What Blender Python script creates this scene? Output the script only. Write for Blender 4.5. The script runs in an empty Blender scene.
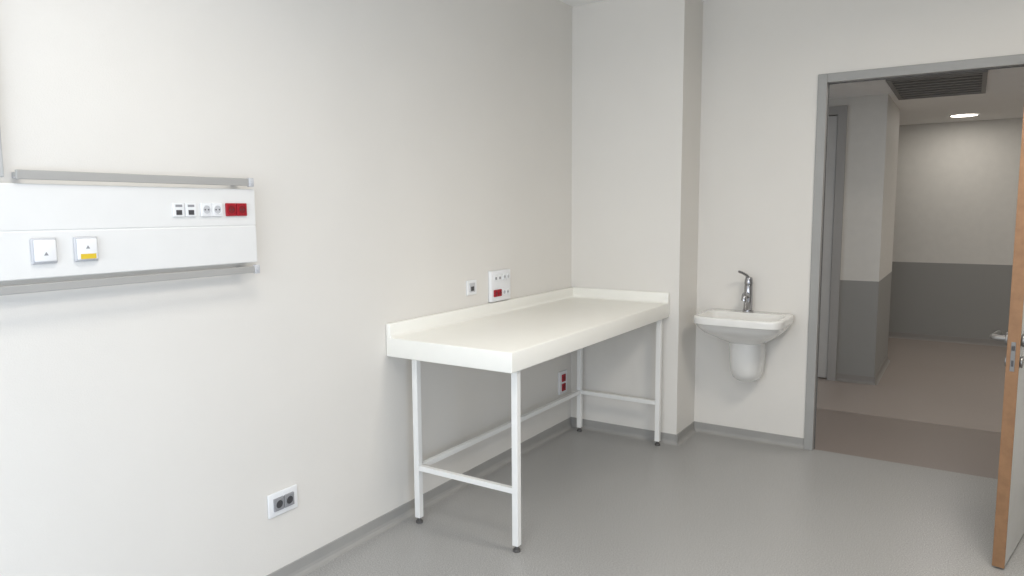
import bpy, bmesh, math
from mathutils import Vector, Matrix
sc=bpy.context.scene
sc.view_settings.view_transform='Standard'
sc.view_settings.look='None'
COL=sc.collection
pi=math.pi
# ---------------------------------------------------------------- materials
def srgb(r,g,b):
    f=lambda c:(c/255/12.92) if c/255<=.04045 else ((c/255+.055)/1.055)**2.4
    return (f(r),f(g),f(b),1)
def mat(name,rgb,rough=.5,metal=0,var=.04,scale=12,bump=0,bscale=200,coat=0,emit=None,estr=0,spec=.5):
    m=bpy.data.materials.new(name); m.use_nodes=True
    nt=m.node_tree; N=nt.nodes; L=nt.links; b=N['Principled BSDF']
    tc=N.new('ShaderNodeTexCoord'); n=N.new('ShaderNodeTexNoise')
    n.inputs['Scale'].default_value=scale; n.inputs['Detail'].default_value=4
    L.new(tc.outputs['Object'],n.inputs['Vector'])
    r=N.new('ShaderNodeValToRGB'); c=srgb(*rgb)
    r.color_ramp.elements[0].position=.3; r.color_ramp.elements[1].position=.7
    r.color_ramp.elements[0].color=(c[0]*(1-var),c[1]*(1-var),c[2]*(1-var),1)
    r.color_ramp.elements[1].color=(min(1,c[0]*(1+var)),min(1,c[1]*(1+var)),min(1,c[2]*(1+var)),1)
    L.new(n.outputs['Fac'],r.inputs['Fac']); L.new(r.outputs['Color'],b.inputs['Base Color'])
    b.inputs['Roughness'].default_value=rough; b.inputs['Metallic'].default_value=metal
    b.inputs['Specular IOR Level'].default_value=spec
    b.inputs['Coat Weight'].default_value=coat
    if bump:
        n2=N.new('ShaderNodeTexNoise'); n2.inputs['Scale'].default_value=bscale; n2.inputs['Detail'].default_value=3
        L.new(tc.outputs['Object'],n2.inputs['Vector'])
        bp=N.new('ShaderNodeBump'); bp.inputs['Strength'].default_value=bump; bp.inputs['Distance'].default_value=.002
        L.new(n2.outputs['Fac'],bp.inputs['Height']); L.new(bp.outputs['Normal'],b.inputs['Normal'])
    if emit:
        b.inputs['Emission Color'].default_value=srgb(*emit); b.inputs['Emission Strength'].default_value=estr
    return m
def floor_mat(name,base,spk_d,spk_l,rough=.35,scale=150):
    m=bpy.data.materials.new(name); m.use_nodes=True
    nt=m.node_tree; N=nt.nodes; L=nt.links; b=N['Principled BSDF']
    tc=N.new('ShaderNodeTexCoord')
    n=N.new('ShaderNodeTexNoise'); n.inputs['Scale'].default_value=scale; n.inputs['Detail'].default_value=3; n.inputs['Roughness'].default_value=.6
    L.new(tc.outputs['Object'],n.inputs['Vector'])
    r=N.new('ShaderNodeValToRGB'); e=r.color_ramp.elements
    e[0].position=.36; e[0].color=srgb(*spk_d); e[1].position=.64; e[1].color=srgb(*spk_l)
    k=e.new(.46); k.color=srgb(*base); k=e.new(.54); k.color=srgb(*base)
    L.new(n.outputs['Fac'],r.inputs['Fac'])
    n2=N.new('ShaderNodeTexNoise'); n2.inputs['Scale'].default_value=1.6; n2.inputs['Detail'].default_value=4
    L.new(tc.outputs['Object'],n2.inputs['Vector'])
    mr=N.new('ShaderNodeMapRange'); mr.inputs['To Min'].default_value=.95; mr.inputs['To Max'].default_value=1.04
    L.new(n2.outputs['Fac'],mr.inputs['Value'])
    mx=N.new('ShaderNodeVectorMath'); mx.operation='SCALE'
    L.new(r.outputs['Color'],mx.inputs[0]); L.new(mr.outputs['Result'],mx.inputs['Scale'])
    L.new(mx.outputs['Vector'],b.inputs['Base Color'])
    b.inputs['Roughness'].default_value=rough
    bp=N.new('ShaderNodeBump'); bp.inputs['Strength'].default_value=.05; bp.inputs['Distance'].default_value=.001
    L.new(n.outputs['Fac'],bp.inputs['Height']); L.new(bp.outputs['Normal'],b.inputs['Normal'])
    return m
def dado_mat(name,up,low,z):
    m=mat(name,up,.6,var=.02)
    nt=m.node_tree; N=nt.nodes; L=nt.links; b=N['Principled BSDF']
    g=N.new('ShaderNodeNewGeometry'); s=N.new('ShaderNodeSeparateXYZ'); L.new(g.outputs['Position'],s.inputs[0])
    c=N.new('ShaderNodeMath'); c.operation='GREATER_THAN'; c.inputs[1].default_value=z; L.new(s.outputs['Z'],c.inputs[0])
    src=b.inputs['Base Color'].links[0].from_socket
    mx=N.new('ShaderNodeMix'); mx.data_type='RGBA'
    L.new(c.outputs[0],mx.inputs['Factor']); mx.inputs['A'].default_value=srgb(*low); L.new(src,mx.inputs['B'])
    L.new(mx.outputs['Result'],b.inputs['Base Color'])
    return m
M_wall=mat('wall_paint',(229,225,218),.55,var=.012,scale=2.5,bump=.25,bscale=260)
M_ceil=mat('ceiling_paint',(248,247,244),.8,var=.01)
M_floor=floor_mat('speckled_vinyl',(161,160,158),(134,133,131),(188,187,185),.32,190)
M_floor2=floor_mat('brown_vinyl',(138,127,120),(124,113,107),(152,141,134),.33,190)
M_floor3=floor_mat('beige_vinyl',(166,155,147),(152,141,133),(180,169,161),.27,190)
M_base=mat('baseboard_vinyl',(158,156,152),.5,var=.03)
M_base2=mat('dark_baseboard_vinyl',(142,138,133),.5,var=.03)
M_dado=dado_mat('dado_paint',(216,213,206),(149,148,144),.885)
M_frame=mat('grey_door_frame',(163,162,159),.45,var=.02)
M_frame2=mat('pale_door_frame',(168,166,163),.5,var=.02)
M_frame_d=mat('door_gasket',(105,103,101),.6,var=.05)
M_lam=mat('grey_laminate',(198,197,194),.45,var=.02)
M_wood=mat('beech_edge',(142,106,74),.5,var=.12,scale=30)
M_solid=mat('white_solid_surface',(247,245,237),.3,var=.008)
M_enam=mat('white_enamel',(242,241,237),.35,var=.01)
M_white=mat('white_plastic',(238,238,238),.35,var=.01)
M_panel=mat('white_lacquer',(231,230,227),.35,var=.01)
M_grey=mat('grey_plastic',(150,150,152),.45,var=.03)
M_foot=mat('dark_foot_plastic',(92,90,88),.5,var=.03)
M_lgrey=mat('light_grey_plastic',(198,198,200),.4,var=.03)
M_trunk=mat('trunking_plastic',(185,185,183),.45,var=.02)
M_rail=mat('grey_aluminium',(168,166,162),.5,metal=0,var=.01)
M_dark=mat('dark_plastic',(70,69,71),.5,var=.05)
M_red=mat('red_plastic',(165,22,38),.4,var=.05)
M_redd=mat('dark_red_plastic',(130,16,28),.5,var=.05)
M_yel=mat('yellow_label',(222,190,50),.5,var=.03)
M_cer=mat('white_ceramic',(238,236,231),.12,var=.008,coat=.5)
M_chr=mat('chrome',(175,175,178),.16,metal=1,var=.02)
M_steel=mat('brushed_steel',(138,136,134),.35,metal=.8,var=.04)
M_emit=mat('lamp_glass',(255,250,240),.5,emit=(255,246,232),estr=6)
M_slot=mat('grille_dark',(85,83,80),.6,var=.1)
M_slat=mat('grille_slat',(128,126,123),.5,var=.03)
# ---------------------------------------------------------------- mesh builder
class B:
    def __init__(s): s.bm=bmesh.new(); s.mi=0
    def _merge(s,t):
        for f in t.faces: f.material_index=s.mi
        me=bpy.data.meshes.new('tmp'); t.to_mesh(me); t.free(); s.bm.from_mesh(me); bpy.data.meshes.remove(me); return s
    def mat(s,i): s.mi=i; return s
    def box(s,x0,x1,y0,y1,z0,z1,bev=0,seg=2):
        t=bmesh.new(); bmesh.ops.create_cube(t,size=1)
        for v in t.verts: v.co=Vector(((x0+x1)/2+v.co.x*(x1-x0),(y0+y1)/2+v.co.y*(y1-y0),(z0+z1)/2+v.co.z*(z1-z0)))
        if bev: bmesh.ops.bevel(t,geom=t.edges[:],offset=bev,segments=seg,affect='EDGES',profile=.5)
        return s._merge(t)
    def cyl(s,p0,p1,r,r2=None,seg=24,bev=0):
        p0=Vector(p0);p1=Vector(p1);d=p1-p0
        t=bmesh.new(); bmesh.ops.create_cone(t,cap_ends=True,segments=seg,radius1=r,radius2=r if r2 is None else r2,depth=d.length)
        if bev:
            es=[e for e in t.edges if abs(e.verts[0].co.z-e.verts[1].co.z)<1e-6]
            bmesh.ops.bevel(t,geom=es,offset=bev,segments=2,affect='EDGES',profile=.5)
        q=d.to_track_quat('Z','Y').to_matrix().to_4x4(); q.translation=(p0+p1)/2
        bmesh.ops.transform(t,matrix=q,verts=t.verts); return s._merge(t)
    def tube(s,pts,r,seg=14):
        t=bmesh.new(); pts=[Vector(p) for p in pts]; rings=[]; up=None
        for i,p in enumerate(pts):
            a=pts[max(0,i-1)];b=pts[min(len(pts)-1,i+1)]; d=(b-a).normalized()
            if up is None: up=d.orthogonal().normalized()
            up=(up-d*up.dot(d)).normalized(); sd=d.cross(up)
            rr=r[i] if isinstance(r,(list,tuple)) else r
            rings.append([t.verts.new(p+(up*math.cos(k*2*pi/seg)+sd*math.sin(k*2*pi/seg))*rr) for k in range(seg)])
        for a,b in zip(rings,rings[1:]):
            for k in range(seg): t.faces.new((a[k],a[(k+1)%seg],b[(k+1)%seg],b[k]))
        t.faces.new(rings[0][::-1]); t.faces.new(rings[-1])
        bmesh.ops.recalc_face_normals(t,faces=t.faces); return s._merge(t)
    def loft(s,rings,cap0=True,cap1=True):
        t=bmesh.new(); R=[[t.verts.new(p) for p in r] for r in rings]; n=len(R[0])
        for a,b in zip(R,R[1:]):
            for k in range(n): t.faces.new((a[k],a[(k+1)%n],b[(k+1)%n],b[k]))
        if cap0:t.faces.new(R[0][::-1])
        if cap1:t.faces.new(R[-1])
        bmesh.ops.recalc_face_normals(t,faces=t.faces); return s._merge(t)
    def ring(s,c,axis,ro,ri,h,seg=28):
        c=Vector(c); prof=[(ro,0),(ro,h),(ri,h),(ri,0)]
        t=bmesh.new(); R=[]
        for r_,h_ in prof:
            R.append([t.verts.new(c+Vector((h_,r_*math.cos(k*2*pi/seg),r_*math.sin(k*2*pi/seg)))) for k in range(seg)])
        for i in range(4):
            a=R[i];b=R[(i+1)%4]
            for k in range(seg): t.faces.new((a[k],a[(k+1)%seg],b[(k+1)%seg],b[k]))
        bmesh.ops.recalc_face_normals(t,faces=t.faces); return s._merge(t)
    def done(s,name,mats,parent=None,local=False,smooth=False,**props):
        if not isinstance(mats,(list,tuple)): mats=[mats]
        xs=[v.co for v in s.bm.verts]
        lo=Vector((min(v.x for v in xs),min(v.y for v in xs),min(v.z for v in xs)))
        hi=Vector((max(v.x for v in xs),max(v.y for v in xs),max(v.z for v in xs)))
        o=Vector(((lo.x+hi.x)/2,(lo.y+hi.y)/2,lo.z))
        for v in s.bm.verts: v.co-=o
        me=bpy.data.meshes.new(name); s.bm.to_mesh(me); s.bm.free()
        for m in mats: me.materials.append(m)
        if smooth:
            me.polygons.foreach_set('use_smooth',[True]*len(me.polygons))
            try: me.set_sharp_from_angle(angle=math.radians(40))
            except Exception: pass
        ob=bpy.data.objects.new(name,me); COL.objects.link(ob)
        ob.location=o
        if parent is not None:
            ob.parent=parent
            if not local:
                off=Vector((0,0,0)); q=parent
                while q is not None: off+=q.location; q=q.parent
                ob.location=o-off
        for k,v in props.items(): ob[k]=v
        return ob
def empty(name,loc,parent=None,**props):
    e=bpy.data.objects.new(name,None); e.empty_display_size=.1; COL.objects.link(e); e.location=loc
    if parent: 
        e.parent=parent
    for k,v in props.items(): e[k]=v
    return e
ST=dict(kind='structure')
# ---------------------------------------------------------------- room shell
cd=.345; cw=.761; H=2.825; CH=2.43
XR=4.3; YF=-6.4; WT=.075
dl=1.469; di=1.521; dr=2.672; do=2.724; dtop=2.238; dout=2.29
wx0,wx1,wz0,wz1=.45,3.0,.85,2.35
vy0,vy1,vz0,vz1=-6.1,-4.5,.35,1.9
B().box(-.15,0,YF-.15,WT,0,H).done('wall_left',M_wall,**ST)
B().box(0,cw,-cd,0,0,H).done('wall_column',M_wall,**ST)
B().box(0,dl+.02,0,WT,0,H).box(do-.02,XR,0,WT,0,H).box(dl+.02,do-.02,0,WT,dout-.02,H).done('wall_back',M_wall,**ST)
B().box(XR,XR+.15,YF-.15,vy0,0,H).box(XR,XR+.15,vy1,WT,0,H).box(XR,XR+.15,vy0,vy1,0,vz0).box(XR,XR+.15,vy0,vy1,vz1,H).done('wall_right',M_wall,**ST)
B().box(0,wx0,YF-.15,YF,0,H).box(wx1,XR,YF-.15,YF,0,H).box(wx0,wx1,YF-.15,YF,0,wz0).box(wx0,wx1,YF-.15,YF,wz1,H).done('wall_front',M_wall,**ST)
w=B()
f0,f1=YF-.11,YF-.05
w.box(wx0,wx1,f0,f1,wz0,wz0+.06).box(wx0,wx1,f0,f1,wz1-.06,wz1).box(wx0,wx0+.06,f0,f1,wz0+.06,wz1-.06).box(wx1-.06,wx1,f0,f1,wz0+.06,wz1-.06).box((wx0+wx1)/2-.03,(wx0+wx1)/2+.03,f0,f1,wz0+.06,wz1-.06)
w.done('window_1',M_white,**ST)
w=B(); f0,f1=XR+.05,XR+.11
w.box(f0,f1,vy0,vy1,vz0,vz0+.06).box(f0,f1,vy0,vy1,vz1-.06,vz1).box(f0,f1,vy0,vy0+.06,vz0+.06,vz1-.06).box(f0,f1,vy1-.06,vy1,vz0+.06,vz1-.06)
w.done('added_window_2',M_white,**ST)  # unseen window, added so side light reaches left wall and column
B().box(-.15,XR+.15,YF-.15,0.02,-.1,0).done('floor',M_floor,**ST)
B().box(-1.5,5.2,.02,1.03,-.1,0).done('floor',M_floor2,**ST)
B().box(-1.5,5.2,1.03,4.8,-.1,0).done('floor',M_floor3,**ST)
B().box(-.15,XR+.15,YF-.15,WT,H,H+.1).done('ceiling',M_ceil,**ST)
B().box(-1.5,5.2,WT,4.8,CH,CH+.1).done('ceiling',M_ceil,**ST)
# corridor walls
B().box(-1.5,.36,2.05,3.2,0,CH).box(1.34,1.65,2.05,3.2,0,CH).box(.36,1.34,2.05,3.2,2.36,CH).done('wall_corridor_near',M_dado,**ST)
B().box(-1.5,5.2,4.65,4.8,0,CH).done('wall_corridor_far',M_dado,**ST)
B().box(5.05,5.2,WT,4.65,0,CH).done('wall_corridor_right',M_dado,**ST)
B().box(-1.65,-1.5,WT,4.8,0,CH).done('wall_corridor_left',M_dado,**ST)
# second door in corridor
d2=empty('door_2',(.85,2.1,0),**ST)
B().box(.36,.43,2.03,2.14,0,2.36).box(1.28,1.35,2.03,2.14,0,2.36).box(.43,1.28,2.03,2.14,2.29,2.36).done('door_frame',M_frame2,d2)
B().box(.435,1.275,2.055,2.10,.01,2.285,.002).done('door_leaf',M_lam,d2)
# baseboards (coved vinyl)
bh=.066
def cove(axis,pos,a,b_,sgn,name,m=None):
    prof=[(0,0),(.028,0),(.018,.004),(.010,.012),(.006,.024),(.004,bh-.003),(.0025,bh),(0,bh)]
    def P(o,z,t): 
        return (pos+sgn*o,t,z) if axis=='x' else (t,pos+sgn*o,z)
    B().loft([[P(o,z,a) for o,z in prof],[P(o,z,b_) for o,z in prof]]).done(name,m or M_base,**ST)
cove('x',0,YF,-cd,1,'baseboard_left')
cove('y',-cd,0,cw+.01,-1,'baseboard_column')
cove('x',cw,-cd-.01,0,1,'baseboard_column_side')
cove('y',0,cw,dl,-1,'baseboard_back')
cove('y',4.65,-1.5,5.05,-1,'baseboard_corridor_far',M_base2)
cove('x',1.65,2.04,3.2,1,'baseboard_corridor_side',M_base2)
cove('y',2.05,1.35,1.66,-1,'baseboard_corridor_near',M_base2)
# door frame 1
t=B()
t.box(dl,di,-.015,WT+.002,0,dout,.003).box(dr,do,-.015,WT+.002,0,dout,.003).box(di,dr,-.015,WT+.002,dtop,dout,.003)
t.done('trim_1',M_frame,**ST)
t=B()
t.box(di,di+.005,.030,.040,0,dtop).box(dr-.005,dr,.030,.040,0,dtop).box(di+.005,dr-.005,.030,.040,dtop-.005,dtop)
t.done('trim_2',M_frame_d,**ST)
# open door leaf
hx,hy=2.665,-.03; ex,ey=2.428,-1.17
ang=math.atan2(ey-hy,ex-hx); LL=math.hypot(ex-hx,ey-hy)
d1=empty('door_1',(hx,hy,0),**ST); d1.rotation_euler=(0,0,ang)
T=.044; LH=2.21
B().box(0.008,LL-.008,.002,T-.002,.012,LH-.006).done('door_leaf',M_lam,d1,True)
B().box(LL-.008,LL,0,T,.008,LH,.001).box(0,.008,0,T,.008,LH,.001).box(.008,LL-.008,0,T,LH-.006,LH).done('wooden_edge',M_wood,d1,True)
B().box(LL-.0005,LL+.002,.014,T-.014,.84,.96,.0008).mat(1).box(LL+.001,LL+.008,.017,T-.017,.925,.945,.002).box(LL+.001,LL+.0028,.018,T-.018,.86,.885).done('latch_plate',[M_steel,M_dark],d1,True)
for sgn,y0 in ((-1,0),(1,T)):
    hb=B()
    hz=.965; hX=LL-.040
    hb.cyl((hX,y0,hz),(hX,y0+sgn*.012,hz),.027,seg=32,bev=.003)
    pts=[(hX,y0+sgn*.005,hz),(hX,y0+sgn*.042,hz)]
    for k in range(1,7):
        a=k/6*pi/2; pts.append((hX-.018*(1-math.cos(a)),y0+sgn*(.042+.018*math.sin(a)),hz))
    pts.append((hX-.13,y0+sgn*.060,hz))
    hb.tube(pts,.0125)
    hb.cyl((hX,y0,hz-.09),(hX,y0+sgn*.008,hz-.09),.024,seg=32,bev=.002)
    hb.done('door_handle',M_steel,d1,True,True)
for hz in (.25,1.1,1.95):
    B().cyl((-.002,T+.006,hz),(-.002,T+.006,hz+.09),.008,seg=16).done('hinge',M_steel,d1,True,True)

# ---------------------------------------------------------------- work table
tx=.701; ty0=-2.195; ty1=-cd-.001; tz=.9125; tt=.09
tb=empty('work_table',(.38,-1.26,0),label='long white laboratory table with upstand and square metal legs',category='table')
t=B()
t.box(.001,tx,ty0,ty1,tz-tt,tz,.005,3)
t.box(.001,.026,ty0,ty1,tz-.01,tz+.066,.005,3)
t.box(.001,tx,ty1-.025,ty1,tz-.01,tz+.066,.005,3)
pr=[(0,0),(.018,0),(.0085,.0025),(.0025,.0085),(0,.018)]
t.loft([[(.025+a,y,tz-.0005+z) for a,z in pr] for y in (ty0+.006,ty1-.025)])
t.loft([[(x,ty1-.025-a,tz-.0005+z) for a,z in pr] for x in (.025,tx-.006)])
t.done('worktop',M_solid,tb,smooth=True,label='thick white worktop with low upstands')
h=.0152; lb=.105; lf=.663; l0=-2.105; l1=-.42
for x,y in ((lb,l0),(lf,l0),(lb,l1),(lf,l1)):
    lg=B().box(x-h,x+h,y-h,y+h,.028,tz-tt,.003).done('leg',M_enam,tb)
    B().cyl((x,y,0),(x,y,.011),.017,seg=20,bev=.002).cyl((x,y,.011),(x,y,.030),.009,seg=12).done('foot',M_foot,lg,smooth=True,label='small dark levelling foot')
sz=.277; s2=.0125
B().box(lb+h,lf-h,l0-s2,l0+s2,sz-s2,sz+s2,.002).done('stretcher',M_enam,tb)
B().box(lb+h,lf-h,l1-s2,l1+s2,sz-s2,sz+s2,.002).done('stretcher',M_enam,tb)
B().box(lb-s2,lb+s2,l0+h,l1-h,sz-s2,sz+s2,.002).done('stretcher',M_enam,tb)
zz=tz-tt
for bx in ((lb+h,lf-h,l0-s2,l0+s2),(lb+h,lf-h,l1-s2,l1+s2),(lb-s2,lb+s2,l0+h,l1-h)):
    B().box(*bx,zz-.014,zz,.002).done('top_rail',M_enam,tb)

# ---------------------------------------------------------------- sink
SX=1.125; YB=.002
sk=empty('wash_basin',(SX,0,.415),label='white ceramic wall-hung wash basin with half pedestal',category='sink')
def dring(a,yb,yf,z,nb=9,nf=5.5,n=80,cx_=SX):
    cy_=(yb+yf)/2; hd=abs(yf-yb)/2; out=[]
    for k in range(n):
        u=2*pi*k/n; c,s_=math.cos(u),math.sin(u); e=nb if s_>0 else nf
        c2=math.copysign(abs(c)**(2/e),c); s2_=math.copysign(abs(s_)**(2/e),s_)
        out.append((cx_+a*c2,cy_+hd*s2_,z))
    return out
rg=[dring(.09,YB,-.19,.655,9,3),dring(.125,YB,-.235,.675,9,3),dring(.175,YB,-.31,.71,9,3.5),dring(.222,YB,-.375,.745,9,4.5),dring(.250,YB,-.408,.778,9,5),dring(.258,YB,-.420,.800),dring(.266,YB,-.430,.806),dring(.268,YB,-.432,.838),dring(.267,YB,-.431,.845),dring(.263,-.001,-.427,.850),
    dring(.258,-.004,-.422,.851),
    dring(.238,-.105,-.408,.850,6,5),dring(.232,-.110,-.402,.844,6,5),dring(.222,-.118,-.392,.82,6,4.5),dring(.195,-.140,-.365,.775,5,4),dring(.13,-.17,-.32,.745,3,3),dring(.03,-.215,-.26,.738,2,2),dring(.022,-.22,-.255,.724,2,2)]
B().loft(rg).done('basin',M_cer,sk,smooth=True)
B().cyl((SX,-.237,.734),(SX,-.237,.740),.026,seg=28,bev=.002).done('drain',M_chr,sk,smooth=True,label='round chrome drain')
rp=[dring(.035,YB,-.10,.414,3,2.2),dring(.064,YB,-.150,.420,3,2.2),dring(.083,YB,-.178,.438,3.5,2.2),dring(.095,YB,-.198,.475,4,2.3),dring(.101,YB,-.21,.54,4,2.3),dring(.104,YB,-.218,.62,4,2.4),dring(.106,YB,-.225,.683,4,2.4)]
B().loft(rp).done('half_pedestal',M_cer,sk,smooth=True)
FX,FY,FZ=SX-.012,-.058,.850
fa=empty('faucet',(FX,FY,FZ),label='tall chrome single-lever mixer tap on the wash basin',category='faucet')
t=B().cyl((FX,FY,FZ),(FX,FY,FZ+.012),.034,seg=32,bev=.002).cyl((FX,FY,FZ+.012),(FX,FY,FZ+.172),.0275,.0255,seg=32,bev=.002)
t.done('faucet_body',M_chr,fa,smooth=True)
B().tube([(FX,FY-.008,FZ+.098),(FX,FY-.04,FZ+.114),(FX,FY-.07,FZ+.119),(FX,FY-.092,FZ+.114),(FX,FY-.100,FZ+.100),(FX,FY-.101,FZ+.082)],[.018,.017,.0165,.0165,.0165,.017]).done('spout',M_chr,fa,smooth=True)
B().cyl((FX,FY,FZ+.174),(FX,FY,FZ+.222),.0285,.022,seg=32,bev=.007).tube([(FX,FY,FZ+.214),(FX-.012,FY-.012,FZ+.234),(FX-.032,FY-.032,FZ+.250),(FX-.050,FY-.052,FZ+.259)],[.012,.0095,.008,.0075]).done('lever',M_chr,fa,smooth=True)

# ---------------------------------------------------------------- medical supply panel
PX=.06; py1=-2.935; py0=-4.55
mp=empty('medical_supply_panel',(0.0,-3.74,1.315),label='white wall-mounted bedhead supply panel with rails, gas outlets and sockets',category='medical panel')
t=B().box(.001,PX-.002,py0,py1-.002,1.322,1.578,.002)
t.done('housing',M_panel,mp)
B().box(PX-.012,PX,py0,py1,1.452,1.583,.003).box(.001,PX-.004,py1-.012,py1,1.452,1.583,.003).done('fascia',M_panel,mp)
B().box(PX-.012,PX,py0,py1,1.316,1.450,.003).box(.001,PX-.004,py1-.012,py1,1.316,1.450,.003).done('fascia',M_panel,mp)
def rail(y0,y1,z0,z1,end0):
    e=B().box(.066,.076,y0,y1,z0,z1,.002).box(.060,.0665,y0,y1,(z0+z1)/2-.006,(z0+z1)/2+.006)
    r=e.done('equipment_rail',M_rail,mp,label='long grey aluminium accessory rail')
    zc=(z0+z1)/2
    ys=[y1-.02]+([y0+.03] if end0 else [])
    for i,y in enumerate(ys):
        k=B().box(.001,.066,y-.011,y+.011,zc-.009,zc+.009,.002)
        if i==0:
            k.box(.062,.080,y+.014,y+.034,zc-.016,zc+.016,.003).cyl((.080,y+.024,zc),(.084,y+.024,zc),.006,seg=16)
        k.done('bracket',M_lgrey,r,smooth=True)
    return r
rail(-3.72,-2.965,1.594,1.620,True)
rail(py0,-2.955,1.279,1.303,False)
for (yc,yl) in ((-3.660,False),(-3.545,True)):
    zc=1.394
    g=B().box(PX,PX+.008,yc-.034,yc+.034,zc-.037,zc+.037,.004,3).done('gas_outlet',M_lgrey,mp,smooth=True,label='flat square gas outlet cover'+(' with yellow tag' if yl else ' with small grey mark'))
    B().box(PX+.007,PX+.016,yc-.029,yc+.029,zc-.031,zc+.031,.004,3).done('cover',M_white,g,smooth=True)
    if yl: B().box(PX+.0155,PX+.0175,yc-.022,yc+.022,zc-.029,zc-.014).done('tag',M_yel,g)
    t=B(); m0=PX+.0158; zo=.006 if yl else -.008
    t.loft([[(m,yc-.006,zc+zo-.005),(m,yc+.006,zc+zo-.005),(m,yc,zc+zo+.005)] for m in (m0,m0+.0008)])
    t.done('mark',M_grey,g)
for yc in (-3.242,-3.198):
    g=B().box(PX,PX+.007,yc-.0195,yc+.0195,1.486,1.531,.002).done('data_socket',M_white,mp)
    B().box(PX+.006,PX+.0082,yc-.010,yc+.010,1.492,1.508).done('port',M_dark,g)
    B().box(PX+.006,PX+.0076,yc-.012,yc+.012,1.518,1.526).done('port_label',M_grey,g)
def schuko(parent,x,yc,zc,r,mm,md,name='power_socket',plate=None):
    w_=plate or r*1.25
    g=B().box(x,x+.008,yc-w_,yc+w_,zc-w_*1.1,zc+w_*1.1,.002).done(name,mm,parent)
    B().ring((x+.006,yc,zc),'x',r,r*.86,.004).done('socket_rim',mm,g,smooth=True)
    B().cyl((x+.0070,yc,zc),(x+.0086,yc,zc),r*.84,seg=24).done('socket_well',md,g,smooth=True)
    B().cyl((x+.0084,yc-r*.4,zc),(x+.0092,yc-r*.4,zc),r*.16,seg=12).cyl((x+.0084,yc+r*.4,zc),(x+.0092,yc+r*.4,zc),r*.16,seg=12).done('pin_hole',M_dark,g)
    return g
for yc in (-3.140,-3.098): schuko(mp,PX,yc,1.509,.0165,M_white,M_lgrey)
for yc in (-3.042,-2.998): schuko(mp,PX,yc,1.509,.0165,M_red,M_redd)
B().box(.001,.026,-3.762,-3.728,1.60,H-.001,.003).done('cable_trunking',M_trunk,label='narrow vertical cable trunking above the bedhead panel',category='cable trunking')

# ---------------------------------------------------------------- wall outlets
def ob_empty(name,y,z,label,cat): return empty(name,(0,y,z),label=label,category=cat)
e=ob_empty('data_outlet',-1.516,1.043,'small white data outlet above the white table','data outlet')
B().box(.001,.010,-1.559,-1.471,1.044,1.124,.003).done('frame',M_white,e)
B().box(.009,.013,-1.54,-1.490,1.059,1.109,.001).done('insert',M_lgrey,e)
B().box(.0125,.0138,-1.529,-1.501,1.066,1.090).done('port',M_dark,e)
e=ob_empty('socket_box',-1.244,.985,'white surface-mounted socket box with red and white outlets','electrical outlet')
B().box(.001,.022,-1.348,-1.146,.984,1.160,.004,3).done('housing',M_white,e,smooth=True)
X0=.022
for yc in (-1.305,-1.265): 
    g=B().box(X0,X0+.004,yc-.017,yc+.017,1.104,1.138,.0015).done('data_socket',M_white,e)
    B().box(X0+.0035,X0+.0052,yc-.008,yc+.008,1.110,1.124).done('port',M_grey,g)
for yc in (-1.222,-1.184): schuko(e,X0,yc,1.121,.013,M_white,M_lgrey)
for yc in (-1.308,-1.270): schuko(e,X0,yc,1.032,.0145,M_red,M_redd)
for yc in (-1.226,-1.190): schuko(e,X0,yc,1.032,.0132,M_white,M_lgrey)
e=ob_empty('power_socket',-.476,.275,'white framed double socket with two red inserts near the floor','electrical outlet')
B().box(.001,.010,-.533,-.420,.262,.418,.003).done('frame',M_white,e)
for zc in (.308,.372): schuko(e,.009,-.476,zc,.018,M_red,M_redd,'socket_insert')
e=ob_empty('power_socket',-2.824,.293,'white framed double socket with two grey inserts near the floor','electrical outlet')
B().box(.001,.010,-2.897,-2.752,.293,.390,.004,3).done('frame',M_white,e,smooth=True)
for yc in (-2.850,-2.799): schuko(e,.009,yc,.3415,.019,M_grey,M_dark,'socket_insert')

# ---------------------------------------------------------------- corridor ceiling things
e=empty('air_grille',(2.0,1.9,CH-.012),label='square grey ceiling air grille with dark slots',category='air vent')
gx0,gx1,gy0,gy1=1.70,2.32,1.30,2.40
B().box(gx0,gx1,gy0,gy0+.03,CH-.012,CH-.0005).box(gx0,gx1,gy1-.03,gy1,CH-.012,CH-.0005).box(gx0,gx0+.03,gy0+.03,gy1-.03,CH-.012,CH-.0005).box(gx1-.03,gx1,gy0+.03,gy1-.03,CH-.012,CH-.0005).done('grille_frame',M_slat,e)
B().box(gx0+.03,gx1-.03,gy0+.03,gy1-.03,CH-.004,CH-.0005).done('grille_back',M_slot,e)
s_=B()
for k in range(8):
    y=gy0+.08+k*.13
    s_.box(gx0+.03,gx1-.03,y,y+.035,CH-.011,CH-.004)
s_.done('slats',M_slat,e)
DX,DY=2.16,4.02
e=empty('ceiling_downlight',(DX,DY,CH-.01),label='round recessed ceiling downlight, switched on',category='ceiling light')
t=B(); n=36
t.loft([[(DX+r*math.cos(k*2*pi/n),DY+r*math.sin(k*2*pi/n),z) for k in range(n)] for r,z in ((.135,CH-.0005),(.135,CH-.004),(.12,CH-.006),(.115,CH-.003))],False,False)
t.done('bezel',M_white,e,smooth=True)
B().cyl((DX,DY,CH-.006),(DX,DY,CH-.002),.116,seg=36).done('diffuser',M_emit,e)

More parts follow.
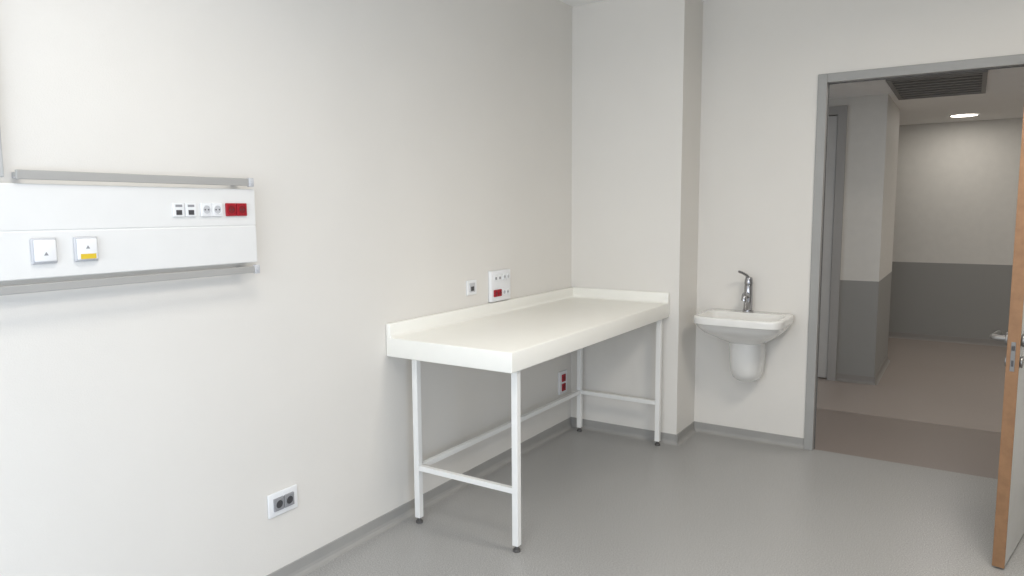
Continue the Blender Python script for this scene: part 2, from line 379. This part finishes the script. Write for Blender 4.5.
# ---------------------------------------------------------------- lights
def area(name,loc,rot,sx,sy,power,col,spread=None,shape='RECTANGLE'):
    l=bpy.data.lights.new(name,'AREA'); l.shape=shape; l.size=sx; l.energy=power; l.color=col
    if shape=='RECTANGLE': l.size_y=sy
    if spread: l.spread=math.radians(spread)
    o=bpy.data.objects.new(name,l); COL.objects.link(o); o.location=loc; o.rotation_euler=rot; return o
W=(1,.94,.855)
area('ceiling_lamp',(2.6,-2.0,H-.02),(0,0,0),.6,.6,34,W,170)
area('ceiling_lamp',(1.15,-3.6,H-.02),(0,0,0),.5,.5,11,W,150)
area('window_and_fill_light',((wx0+wx1)/2,YF-.02,(wz0+wz1)/2),(math.radians(78),0,0),wx1-wx0,wz1-wz0,64,(.84,.91,1))
area('window_and_fill_light',(XR-.02,(vy0+vy1)/2,(vz0+vz1)/2),(0,math.radians(76),0),vz1-vz0,vy1-vy0,38,(.62,.77,1),130)  # added cool fill at the invented right-hand window, lifts the left wall
area('downlight',(DX,DY,CH-.0065),(0,0,0),.20,.20,4.5,(1,.96,.90),None,'DISK')
area('corridor_fill',(2.1,.55,CH-.02),(0,0,0),1.2,.4,8,(1,.96,.91))  # added fill with no fixture, hidden behind the door header, brightens near corridor
area('corridor_fill',(3.9,2.6,CH-.02),(0,0,0),.5,.5,20,(1,.96,.91))  # added out-of-view fill for the deeper corridor, no fixture modelled
wd=bpy.data.worlds.new('world'); sc.world=wd; wd.use_nodes=True
wd.node_tree.nodes['Background'].inputs[0].default_value=(.75,.85,1,1)
wd.node_tree.nodes['Background'].inputs[1].default_value=1.0
# ---------------------------------------------------------------- camera
f,th,roll,yaw,cx,cy=714.1178,.1082,-.0062,.5706,2.2806,-4.6510
F=Vector((-math.sin(yaw)*math.cos(th),math.cos(yaw)*math.cos(th),-math.sin(th)))
R=Vector((math.cos(yaw),math.sin(yaw),0)); U=R.cross(F)
X=R*math.cos(roll)+U*math.sin(roll); Y=U*math.cos(roll)-R*math.sin(roll)
cam=bpy.data.cameras.new('camera'); co=bpy.data.objects.new('camera',cam); COL.objects.link(co)
mw=Matrix(((X.x,Y.x,-F.x,cx),(X.y,Y.y,-F.y,cy),(X.z,Y.z,-F.z,1.5),(0,0,0,1)))
co.matrix_world=mw; cam.sensor_width=36; cam.lens=f*36/1024; cam.clip_start=.05
sc.camera=co
